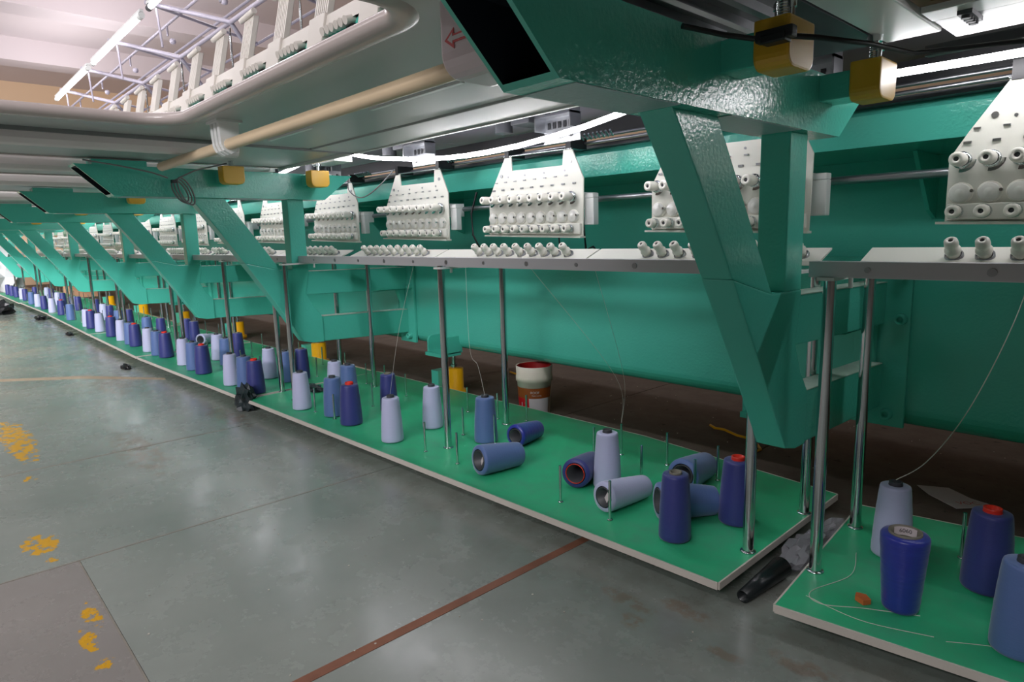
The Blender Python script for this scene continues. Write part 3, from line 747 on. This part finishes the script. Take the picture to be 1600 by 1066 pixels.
# ------------------------------------------------------------------ table over the machine front
ZT = 1.21
tb = tag(empty('machine_table'), 'grey machine table seen from below with rounded cut-out and beige pipe', 'machine table')
NX, NY, NR, TX, TR = -2.20, .642, .12, -.935, .07
def notch_line(o):
    p = [(NX - o, -.25)]
    for k in range(9): a = radians(180 - 90 * k / 8); p.append((NX + NR + (NR + o) * cos(a), NY - NR + (NR + o) * sin(a)))
    for k in range(9): a = radians(90 - 90 * k / 8); p.append((TX - TR + (TR + o) * cos(a), NY - TR + (TR + o) * sin(a)))
    return p + [(TX + o, -.25)]
MB().prism([(-2.45, -.25)] + notch_line(.02) + [(-.76, -.25), (-.76, .965), (-2.45, .965)], ZT, ZT + .026, 'z').build('front_panel', 'grey_panel', tb)
path = notch_line(0)
def sweep(path, prof, name, m, parent):
    b = MB(); rings = []
    for i, p in enumerate(path):
        p = Vector(p); t = (Vector(path[min(i + 1, len(path) - 1)]) - Vector(path[max(i - 1, 0)])).normalized(); nrm = Vector((-t.y, t.x))
        rings.append([(p.x + nrm.x * u, p.y + nrm.y * u, z) for u, z in prof])
    vs = [v for r in rings for v in r]; q = len(prof); fs = []
    for i in range(len(path) - 1):
        for k in range(q): fs.append((i * q + k, i * q + (k + 1) % q, (i + 1) * q + (k + 1) % q, (i + 1) * q + k))
    b.add(vs, fs, 0, True); b.add(rings[0] + rings[-1], [tuple(range(q)), tuple(range(q, 2 * q))])
    return b.build(name, m, parent)
prof = [(.031 * cos(a) + .031, 1.2225 + .0185 * sin(a)) for a in [2 * pi * k / 16 for k in range(16)]]
sweep(path, prof, 'cut_out_rim', 'rim', tb)
MB().box(-2.45, -.76, .972, 1.212, ZT - .004, ZT + .04).build('middle_panel', 'grey_panel', tb, bevel=.003)
MB().box(-2.45, -.76, 1.22, 1.40, ZT - .008, ZT + .04).build('rear_panel', 'grey_panel', tb, bevel=.003)
MB().box(-2.45, -.76, 1.404, 1.416, ZT - .012, ZT + .045).build('lit_rear_edge', 'white_paint', tb)  # white colour stands for strip light reflected on this edge
MB().box(-2.45, -.76, .93, .955, ZT - .012, ZT).build('stiffener', 'rim', tb)
for x0, x1 in ((-2.3, -1.98), (-1.62, -1.22)):
    MB().box(x0, x1, .985, .998, ZT - .010, ZT - .003).build('clip_strip', 'white_paint', tb)
MB().cyl((-2.72, .75, 1.14), (-.855, .75, 1.14), .0165, 20).build('pipe', 'beige', tb)
b = MB()
for dx in (-.028, 0, .028):
    b.prism([(.722, ZT), (.782, ZT), (.778, 1.14), (.770, 1.122), (.752, 1.112), (.734, 1.122), (.726, 1.14)], -2.06 + dx - .009, -2.06 + dx + .009, 'x')
b.prism([(.732, ZT), (.774, ZT), (.770, 1.14), (.755, 1.125), (.738, 1.14)], -2.085, -2.035, 'x').box(-2.105, -2.015, .715, .79, ZT - .007, ZT)
b.build('pipe_clip', 'white_paint', tb)
MB().box(-2.462, -2.45, -.25, 1.41, ZT - .012, ZT + .05).build('end_strip', 'table_dark', tb)
# pinkish cover with the red arrow
cv = tag(MB().prism(rrect(.65, .78, 1.095, 1.209, .035, 5, (0, 0, 1, 1)), -.85, -.735, 'x').build('end_cover', 'cover', bevel=.004), 'pinkish white rounded end cover with red arrow, left of the nearest beam', 'cover')
ar = MB().prism([(-.838, 1.147), (-.815, 1.162), (-.815, 1.153), (-.737, 1.153), (-.737, 1.141), (-.815, 1.141), (-.815, 1.132)], .6485, .6495, 'y', 0).build('arrow_mark', 'redink', cv)
MB().prism([(-.830, 1.147), (-.818, 1.155), (-.818, 1.150), (-.737, 1.150), (-.737, 1.144), (-.818, 1.144), (-.818, 1.139)], .6478, .6484, 'y', 0).build('arrow_fill', 'paper', ar)
MB().cyl((-.80, .652, 1.19), (-.80, .640, 1.19), .008, 8).build('screw', 'darkgrey', cv)
# further tables down the hall: slabs with round noses
edges = [(-3.19, -2.475), (-3.99, -3.25), (-5.2, -4.06), (-6.9, -5.3), (-9.5, -7.0), (-13.2, -9.6)]
for i, (a, c) in enumerate(edges):
    t = tag(empty('machine_table', (0, 0, 0)), 'grey machine table with rounded noses seen from below, %s from the right' % ORD[i + 2], 'machine table', 'machine tables down the hall')
    MB().box(a + .03, c - .03, -.25, 1.40, ZT, ZT + .05).build('panel', 'grey_panel', t)
    MB().prism([(c - .03, 1.235), (c, 1.235), (c + .004, 1.205), (c, 1.18), (c - .012, 1.165), (c - .03, 1.160), (c - .035, 1.165)], -.25, .95, 'y').build('fascia', 'fascia', t, bevel=.002)
    MB().box(a, a + .03, -.25, 1.40, ZT - .004, ZT + .03).build('edge_nose', 'rim', t)
    MB().box(a, c, 1.404, 1.416, ZT - .012, ZT + .045).build('lit_rear_edge', 'white_paint', t)  # same painted-in strip light reflection along the rear edge
# table at the right, over the camera
t0 = tag(empty('machine_table'), 'white framed machine table over the nearest board with brown insert', 'machine table')
Z0 = 1.24
MB().box(-.53, -.428, -.25, 1.61, Z0, Z0 + .05).build('side_beam', 'white_paint', t0, bevel=.003)
MB().box(-.424, 1.6, 1.455, 1.53, Z0 + .002, Z0 + .05).build('cross_beam', 'white_paint', t0, bevel=.003)
MB().box(-.424, 1.6, 1.535, 1.70, Z0 + .004, Z0 + .02).build('rear_plate', 'grey_panel', t0, bevel=.002)
MB().box(-.424, 1.6, -.25, 1.45, Z0 + .03, Z0 + .045).build('insert', 'wood', t0)
MB().box(-.424, -.400, -.25, 1.45, Z0 + .012, Z0 + .03).box(-.40, 1.6, 1.425, 1.45, Z0 + .012, Z0 + .03).build('insert_lip', 'wood', t0)
MB().box(-.755, -.535, -.25, 1.60, Z0 + .0, Z0 + .02).build('filler_panel', 'darkgrey', t0)
for x in (-.72, -.66, -.60): MB().box(x, x + .016, .5, 1.25, Z0 - .016, Z0).build('guide_rail', 'steel', t0)
c = MB()
for k in range(4): c.cyl((-.362, 1.505 + .018 * k, Z0 + .003), (-.362, 1.505 + .018 * k, Z0 - .012), .008, 10)
c.box(-.374, -.350, 1.492, 1.572, Z0 - .006, Z0 + .003)
c.build('catch', 'darkgrey', t0)
MB().cyl((-.47, 1.25, Z0 - .001), (-.47, 1.25, Z0 + .002), .009, 14).build('hole', 'dark', t0)

# ------------------------------------------------------------------ bed and hook boxes behind the table, head lights
bd = tag(empty('machine_bed'), 'lavender grey steel bed plates above the heads, seen from below', 'machine bed')
x = X1
k = 0
while x > X0:
    MB().box(max(x - .8375, X0) + .004, x - .004, 1.43, 2.4, 1.335, 1.35).build('bed_plate', 'bed' if x < -.6 else 'darkgrey', bd); x -= .8375
for hx in HX[:14]:
    cx = hx - .02
    b = MB(); 
    b.box(cx - .02, cx + .15, 1.74, 1.745, 1.17, 1.255).box(cx - .02, cx + .15, 1.69, 1.745, 1.255, 1.262).box(cx - .02, cx - .014, 1.69, 1.74, 1.21, 1.335).box(cx + .144, cx + .15, 1.69, 1.74, 1.21, 1.335)
    b.build('hook_plate', 'steel', bd)
    b = MB()
    for q in range(6): b.box(cx + .0 + .025 * q, cx + .012 + .025 * q, 1.737, 1.739, 1.22, 1.242)
    for q in range(3): b.cyl((cx + .01 + .05 * q, 1.736, 1.192), (cx + .01 + .05 * q, 1.739, 1.192), .007, 8)
    b.build('slot_row', 'dark', bd)['kind'] = 'stuff'
    MB().box(cx - .24, cx - .14, 1.78, 1.9, 1.27, 1.335).build('motor_box', 'darkgrey', bd, bevel=.004)
    MB().cyl((cx - .3, 1.80, 1.25), (cx - .3, 1.80, 1.335), .035, 16).build('hook_housing', 'darkgrey', bd)
    b = MB()
    for q in range(8): b.cyl((cx - .0 + .02 * q, 1.93, 1.20), (cx + .01 + .02 * q, 1.90, 1.215), .004, 6)
    b.build('guide_eyelet_row', 'chrome', bd)['kind'] = 'stuff'
MB().box(X0, X1, 1.50, 1.54, 1.29, 1.335).build('drive_channel', 'darkgrey', bd)
MB().box(X0, X1, 2.10, 2.14, 1.24, 1.30).build('cable_duct', 'dark', bd)

def led(pts, label, r=.0086):
    b = MB(); b.tube(pts, r, 10)
    return tag(b.build('led_strip', 'led'), label, 'strip light', 'strip lights over the heads')
def sag(x0, z0, x1, z1, zm, n=16, y=1.86):
    out = []
    for k in range(n + 1):
        t = k / n; z = z0 + (z1 - z0) * t - 4 * t * (1 - t) * ((z0 + z1) / 2 - zm); out.append((x0 + (x1 - x0) * t, y, z))
    return out
led([(-3.02, 1.65, 1.29), (-2.906, 1.65, 1.262), (-2.76, 1.65, 1.234), (-2.612, 1.65, 1.211), (-2.409, 1.65, 1.189), (-2.25, 1.65, 1.174), (-2.139, 1.65, 1.167), (-2.02, 1.65, 1.163), (-1.903, 1.65, 1.162), (-1.73, 1.65, 1.166), (-1.571, 1.65, 1.176), (-1.42, 1.65, 1.19), (-1.28, 1.65, 1.209), (-1.1, 1.65, 1.24), (-.98, 1.65, 1.265)], 'sagging white strip light between the nearest two brackets')
led(sag(-.575, 1.212, .75, 1.22, 1.208, y=1.8), 'straight white strip light over the rightmost head')
led(sag(-6.3, 1.25, -3.42, 1.27, 1.18, y=1.65), 'white strip light beyond the second bracket from the right')
led(sag(-9.4, 1.25, -6.5, 1.25, 1.19, y=1.65), 'distant white strip light beyond the fourth bracket from the right')
led(sag(-13.5, 1.25, -9.6, 1.25, 1.2, y=1.65), 'farthest white strip light at the end of the machine')
tag(MB().box(-3.22, -2.98, 1.60, 1.70, 1.235, 1.30).build('lamp_driver', 'white_paint', bevel=.003), 'white lamp driver box at the left end of the sagging strip light', 'driver box')

# ------------------------------------------------------------------ things above the table, seen through the cut-out
# hall lamps: tubes in a row over the machine, hung on a light white truss
tubes = [(-1.30, -2.55), (-2.62, -3.92), (-4.05, -5.30), (-5.42, -6.70)]
for i, (a, c) in enumerate(tubes):
    e = tag(empty('tube_lamp', (a, 1.1, 2.07)), 'glowing white tube lamp over the table, %s' % ['nearest, mostly above the picture', 'cut by the top picture edge', 'middle one of the visible row', 'farthest and lowest of the visible row'][i], 'lamp', 'tube lamps in a row above the table')
    MB().cyl((-.02, 0, 0), (c - a + .02, 0, 0), .013, 14).build('tube', 'tube', e)
    for q0, q1 in ((0, -.05), (c - a, c - a + .04)): MB().cyl((q0, 0, 0), (q1, 0, 0), .016, 12).build('end_cap', 'darkgrey' if i == 1 else 'white_paint', e)
    MB().box(c - a, 0, -.010, .010, .017, .030).build('holder', 'white_paint', e)
tr = tag(empty('thread_rack'), 'white painted truss rack carrying spare cones above the heads', 'rack')
for y, z, r in ((1.40, 1.985, .012), (1.55, 2.15, .008), (1.28, 2.10, .008), (1.75, 2.05, .008)):
    MB().cyl((-9, y, z), (-.5, y, z), r, 8).build('rack_rail', 'rack', tr)
xs = [-9 + .84 * k for k in range(10)]
for x in xs:
    MB().cyl((x, 1.1, 2.11), (x + .35, 1.40, 1.985), .012, 8).build('strut', 'rack', tr)
    MB().cyl((x, 1.1, 2.11), (x - .15, 1.75, 2.05), .009, 8).build('strut', 'rack', tr)
    MB().cyl((x + .35, 1.40, 1.985), (x + .1, 1.80, 1.62), .012, 8).build('strut', 'rack', tr)
    MB().cyl((x + .2, 1.45, 1.62), (x + .2, 1.45, 2.0), .006, 8).build('strut', 'chrome', tr)
    MB().cyl((x + .55, 1.28, 2.10), (x + .55, 1.28, 2.04), .006, 8).build('hook_rod', 'rack', tr); MB().cyl((x + .1, 1.12, 2.06), (x + .14, 1.12, 1.86), .006, 8).build('hook_rod', 'rack', tr)
    q = MB()
    T = Matrix.Translation((x + .5, 1.32, 2.03)); q.lathe([(0, -.018), (.014, -.012), (.018, 0), (.014, .012), (0, .018)], 12, 0, T); q.build('porcelain_ring', 'rack', tr)
for i, x in enumerate((-2.35, -3.15, -3.7, -4.4)):
    e = tag(empty('spare_cone', (x, 1.85, 1.86)), 'purple blue spare cone high on the rack, %s from the right' % ORD[i], 'thread cone', 'spare cones on the rack')
    MB().lathe([(0, 0), (.04, 0), (.045, .006), (.035, .17), (.012, .172), (.012, .18), (0, .18)], 18).build('thread_winding', 'navy', e)
    MB().cyl((0, 0, -.1), (0, 0, 0), .006, 8).build('spindle', 'chrome', e)
# upper heads: slanted ribbed white columns on a teal and white rail
ur = tag(empty('head_rail'), 'teal and white rail over the table carrying the ribbed columns', 'rail')
MB().prism([(1.30, 1.575), (1.36, 1.60), (1.42, 1.68), (1.36, 1.69), (1.30, 1.64)], -9, -.6, 'x').build('rail_beam', 'teal', ur)
MB().prism([(1.285, 1.64), (1.30, 1.70), (1.34, 1.72), (1.36, 1.69)], -9, -.6, 'x').build('rail_cap', 'column', ur)
for k in range(18):
    x = -1.28 - .40 * k
    MB().prism([(1.265, 1.585), (1.335, 1.585), (1.36, 1.71), (1.29, 1.71)], x - .05, x + .08, 'x').build('head_shoe', 'column', ur, bevel=.004)
    b = MB()
    for q in range(6): b.cyl((x + .10 + .035 * q, 1.262, 1.628), (x + .10 + .035 * q, 1.30, 1.64), .016, 10)
    b.build('knob_row', 'column', ur)['kind'] = 'stuff'
    MB().box(x - .16, x - .10, 1.285, 1.30, 1.60, 1.617).build('slot', 'dark', ur)
for k in range(18):
    x = -1.28 - .40 * k
    e = tag(empty('ribbed_column', (x - .04, 1.33, 1.66)), 'slanted ribbed ivory column above the table, %s from the right' % ORD[k], 'machine part', 'ribbed columns above the table')
    b = MB()
    for q in range(7): b.prism([(-.012, 0), (.012, 0), (.075, .27), (.050, .27)], -.055 + .017 * q, -.055 + .017 * q + .010, 'x')
    b.prism([(-.002, .002), (.016, .002), (.078, .268), (.062, .268)], -.052, .052, 'x')
    b.build('ribbed_face', 'column', e)
    MB().cyl((-.10, -.02, .005), (.075, -.02, .02), .016, 10).build('lower_roller', 'column', e)
    MB().cyl((-.09, .045, .275), (.075, .045, .285), .014, 10).build('upper_roller', 'column', e)

# ------------------------------------------------------------------ things on the floor
# black empty cone between the boards
P0, P1 = Vector((-.665, 1.315, .017)), Vector((-.655, 1.49, .027))
d = (P1 - P0); L = d.length
T = Matrix.Translation(P0) @ d.to_track_quat('Z', 'Y').to_matrix().to_4x4()
b = MB(); b.lathe([(.015, 0), (.026, L), (.0235, L), (.0125, 0)], 24, closed=True, T=T)
tag(b.build('empty_cone', 'cone_black'), 'empty black plastic cone lying on the floor between the two right boards', 'cone')
def crumple(name, c, size, m, seed, label, cat):
    rnd = random.Random(seed); bm = bmesh.new(); bmesh.ops.create_icosphere(bm, subdivisions=3, radius=1)
    for v in bm.verts:
        k = 1 + rnd.uniform(-.32, .2); v.co = Vector((v.co.x * size[0] * k, v.co.y * size[1] * k, max(v.co.z * size[2] * k, -size[2] * .5)))
    zmin = min(v.co.z for v in bm.verts)
    me = bpy.data.meshes.new(name); bm.to_mesh(me); bm.free(); me.materials.append(M[m])
    o = place(me, name, None, (c[0], c[1], c[2] - zmin)); return tag(o, label, cat)
crumple('plastic_film', (-.655, 1.63, .001), (.045, .11, .035), 'rubbish', 3, 'crumpled clear plastic film on the floor in the board gap', 'rubbish')
crumple('plastic_film', (-.66, 1.83, .001), (.03, .06, .02), 'rubbish', 5, 'small ball of clear film and thread farther back in the board gap', 'rubbish')
crumple('dark_rag', (-3.345, 1.20, .001), (.075, .05, .09), 'mesh_black', 9, 'dark grey crumpled film hanging over the joint of two boards', 'rag')
crumple('dark_rag', (-3.24, 1.52, ZB + .001), (.10, .045, .02), 'mesh_black', 11, 'flat dark rag lying round the pole foot near the board joint', 'rag')
crumple('black_bag', (-10.9, .86, .001), (.2, .14, .12), 'dark', 12, 'small black bag on the floor at the left picture edge', 'bag')
crumple('white_sack', (-16.6, 1.25, .001), (.7, .5, .62), 'sack', 14, 'bulging white sack at the far end of the machine', 'sack')
b = MB(); rnd = random.Random(4)
for k in range(150):
    if k < 90: x, y, z0 = rnd.uniform(-4, -.3), rnd.uniform(.25, 1.18), 0
    else: x, y, z0 = rnd.uniform(-3, .0), rnd.uniform(2.2, 3.0), 0
    q = rnd.uniform(.001, .003); a = rnd.uniform(0, 3); c, d = cos(a) * q, sin(a) * q
    b.prism([(x + c, y + d), (x - d, y + c), (x - c * .7, y - d), (x + d, y - c * .8)], z0 + .0005, z0 + .002, 'z')
tag(b.build('paint_flakes', 'board_edge'), 'tiny pale paint flakes and lint scattered over the floor', 'debris', kind='stuff')
# bucket
bp = on_z(825, 652, 0); bu = tag(empty('paint_bucket', (-2.19, 2.16, 0)), 'white paint bucket with brown and red label, red paint inside', 'bucket')
MB().lathe([(0, 0), (.073, 0), (.083, .16), (.089, .163), (.089, .185), (.086, .188), (.088, .235), (.084, .235), (.082, .19), (.080, .17), (.070, .006), (0, .006)], 36).build('bucket_wall', 'bucket', bu)
MB().lathe([(.0795, .17), (.0815, .19), (.0835, .233)], 36).lathe([(0, .12), (.0755, .12), (.0795, .17)], 36).build('dry_paint', 'b_red', bu)
def band(r0, r1, z0, z1, a0, a1, m, name, off=.0008):
    b = MB(); n = 16; vs = []; fs = []
    for k in range(n + 1):
        a = a0 + (a1 - a0) * k / n
        for r, z in ((r0 + off, z0), (r1 + off, z1)): vs.append((r * cos(a), r * sin(a), z))
    for k in range(n): fs.append((2 * k, 2 * k + 2, 2 * k + 3, 2 * k + 1))
    return b.add(vs, fs, 0, True).build(name, m, bu)
fc = atan2(-2.16, 2.19)      # towards the camera
R_ = lambda z: .073 + .010 * z / .16
band(R_(.085), R_(.135), .085, .135, fc - 1.7, fc + 1.2, 'b_brown', 'brown_band')
band(R_(.008), R_(.085), .008, .085, fc - 1.7, fc - .35, 'b_redlabel', 'red_band')
band(R_(.008), R_(.085), .008, .085, fc - .35, fc + .95, 'b_white', 'white_band')
def wrap_text(s, size, a, z, m, off=.0016):
    me = text_mesh(s, size); me.materials.append(M[m])
    for v in me.vertices:
        r = R_(z) + off; q = a + v.co.x / r; v.co = Vector((r * cos(q), r * sin(q), z + v.co.y))
    place(me, 'lettering', bu)
wrap_text('D', .05, fc - .72, .05, 'b_white'); wrap_text('ROOF', .016, fc + .02, .114, 'b_white'); wrap_text('Plastic coating', .008, fc + .12, .100, 'b_white')
tag(MB().tube([(-1.44, 2.5, .008), (-1.40, 2.47, .01), (-1.36, 2.475, .01), (-1.28, 2.44, .009), (-1.22, 2.43, .011), (-1.17, 2.39, .008), (-1.13, 2.34, .008), (-1.135, 2.31, .006)], .0055, 8).build('yellow_wire', 'yellow_foot'), 'short bent yellow wire on the brown floor behind the board', 'wire')
tag(MB().tube([(-2.95, 2.7, .008), (-2.8, 2.66, .01), (-2.72, 2.68, .008)], .006, 8).build('yellow_wire', 'yellow_foot'), 'piece of yellow wire on the dark floor behind the yellow foot', 'wire')
ps = tag(MB().prism([(-.60, 2.36), (-.55, 2.30), (-.46, 2.235), (-.38, 2.33), (-.45, 2.35), (-.52, 2.40)], .001, .003, 'z').build('paper_scrap', 'paper'), 'torn pinkish paper scrap with red print on the brown floor', 'paper')
tm = text_mesh('VOC', .03); tm.materials.append(M['redink']); o = place(tm, 'lettering', ps, (-.445, 2.30, .0034), (0, 0, .7))
tag(MB().box(-4.2, -3.5, 2.12, 2.135, 0, .015).build('wooden_lath', 'lathe_wood'), 'thin pale lath on the floor behind the third board', 'lath')
tag(MB().box(-9.9, -7.2, 1.93 + .1, 1.98 + .1, 0, .03).build('wooden_lath', 'lathe_wood'), 'long pale lath on the floor far down the machine', 'lath')
tag(MB().box(-14.0, -13.2, 1.9 + .12, 2.4, 0, .18).build('cardboard_box', 'cardboard', bevel=.004), 'cardboard box on the floor at the far end', 'box')
tag(MB().prism([(-.455, 1.40), (-.435, 1.39), (-.425, 1.405), (-.44, 1.42), (-.458, 1.415)], ZB + .001, ZB + .012, 'z').build('plastic_scrap', 'orange'), 'small orange plastic scrap on the nearest board', 'scrap')
for i, (x, y, s, lab) in enumerate(((-5.15, 1.05, .05, 'dark rubber scrap under the board edge, nearest of the dark scraps'), (-7.6, 1.1, .05, 'dark scrap beside the fifth board edge'), (-9.6, 1.12, .09, 'grey rag by the far board edge'))):
    crumple('floor_scrap', (x, y, .001), (s * 1.6, s * .6, s * .4), 'dark', 40 + i, lab, 'scrap')

# ------------------------------------------------------------------ loose threads and cables
def strand(pts, label, r=.0005, m='thread_w', cat='thread', name='loose_thread'):
    P = []
    pts = [Vector(p) for p in pts]
    for i in range(len(pts) - 1):
        p0 = pts[max(i - 1, 0)]; p1 = pts[i]; p2 = pts[i + 1]; p3 = pts[min(i + 2, len(pts) - 1)]
        for k in range(8):
            t = k / 8; P.append(.5 * ((2 * p1) + (-p0 + p2) * t + (2 * p0 - 5 * p1 + 4 * p2 - p3) * t * t + (-p0 + 3 * p1 - 3 * p2 + p3) * t ** 3))
    P.append(pts[-1])
    return tag(MB().tube(P, r, 6).build(name, m), label, cat)
c0 = cones[0]; cx, cy = c0[2], c0[3]
strand([(cx, cy, .25), (cx + .045, cy + .06, .29), (cx + .10, cy + .12, .40), (cx + .15, cy + .17, .56), (cx + .18, cy + .20, .70), (cx + .185, 1.77, .775)], 'white thread rising from the rear lavender cone to the guide', .0011)
pn = on_z(971, 711, ZB)
strand([(pn.x, pn.y, .18), (pn.x - .02, pn.y - .01, .35), (-1.50, 1.47, .75)], 'fine thread running up left from a pin to the rail')
strand([(pn.x, pn.y, .18), (pn.x + .01, pn.y, .35), (-1.23, 1.47, .75)], 'fine thread running up right from a pin to the rail')
m4 = [c for c in cones if c[0].get('label', '').startswith('mid-blue cone standing between')][0]
strand([(m4[2], m4[3], .245), (m4[2] - .06, m4[3] + .02, .35), (m4[2] - .12, m4[3] + .03, .42), (m4[2] - .30, 1.75, .775)], 'fine thread from the mid-blue cone between the poles')
l5 = [c for c in cones if c[0].get('label', '').startswith('lavender cone standing alone')][0]
strand([(l5[2], l5[3], .25), (l5[2] + .01, l5[3] + .05, .5), (l5[2] + .0, 1.47, .745)], 'fine thread rising straight from the lone lavender cone')
strand([(-.53, 1.62, ZB + .001), (-.50, 1.50, ZB + .001), (-.535, 1.37, ZB + .001), (-.50, 1.335, ZB + .001), (-.43, 1.38, ZB + .001), (-.34, 1.43, ZB + .001)], 'white thread looping on the left corner of the nearest board', .0008)
strand([(-.535, 1.345, ZB + .001), (-.42, 1.33, ZB + .001), (-.30, 1.37, ZB + .001)], 'white thread lying along the front of the nearest board', .0007)
strand([(-.28, 1.37, ZB + .001), (-.2, 1.42, ZB + .001), (-.12, 1.43, ZB + .001)], 'thin white thread running to the mid-blue cone at the right', .0007)
# black cable with connector in front of the nearest rubber block
e = tag(empty('cable_with_plug'), 'black cable with taped plug crossing in front of the nearest yellow block', 'cable')
MB().tube([(-.60, .93, 1.165), (-.57, 1.0, 1.158), (-.54, 1.04, 1.152), (-.50, 1.05, 1.15), (-.46, 1.09, 1.145), (-.42, 1.2, 1.145), (-.40, 1.35, 1.15), (-.30, 1.47, 1.165), (-.1, 1.6, 1.17), (.3, 1.62, 1.19)], .0045, 8).build('cord', 'dark', e)
MB().box(-.535, -.475, 1.035, 1.055, 1.142, 1.16).box(-.525, -.485, 1.032, 1.058, 1.138, 1.152).build('plug', 'dark', e, bevel=.003)
tag(MB().box(-.44, 1.4, 1.55, 1.575, 1.185, 1.205).build('cable', 'darkgrey', bevel=.003), 'dark grey cable trunk above the nearest strip light', 'cable')
# cable coil on the second bracket
e = tag(empty('cable_coil'), 'looped grey cable tied with black tie on the second bracket beam', 'cable')
Xc = -3.10 + .045
for k in range(3):
    P = []
    for q in range(25):
        a = 2 * pi * q / 24; P.append((Xc + .006 * k, .905 + .035 * k * .3 + .022 * cos(a) - .045 * sin(a) * .5, 1.075 + (.05 + .006 * k) * sin(a) * .9 + .01 * cos(a)))
    MB().tube(P, .0035, 6).build('loop', 'cable_grey', e)
MB().tube([(Xc, .56, 1.188), (Xc, .68, 1.172), (Xc + .004, .80, 1.150), (Xc + .006, .86, 1.13)], .0035, 6).tube([(Xc + .006, .90, 1.13), (Xc + .01, .97, 1.165), (Xc + .03, 1.1, 1.2)], .0035, 6).build('lead', 'cable_grey', e)
MB().box(Xc - .004, Xc + .022, .872, .892, 1.11, 1.122).build('cable_tie', 'dark', e)
strand([(-3.28, 1.84, 1.2), (-3.25, 1.82, 1.12), (-3.1, 1.80, 1.07), (-2.95, 1.80, 1.10), (-2.83, 1.84, 1.19)], 'thin dark cable sagging in front of the fifth head from the right', .003, 'cable_grey', 'cable', 'cable')
for i, o in enumerate([o for o in S.objects if o.name.startswith('loose_thread')]): o['category'] = 'thread'
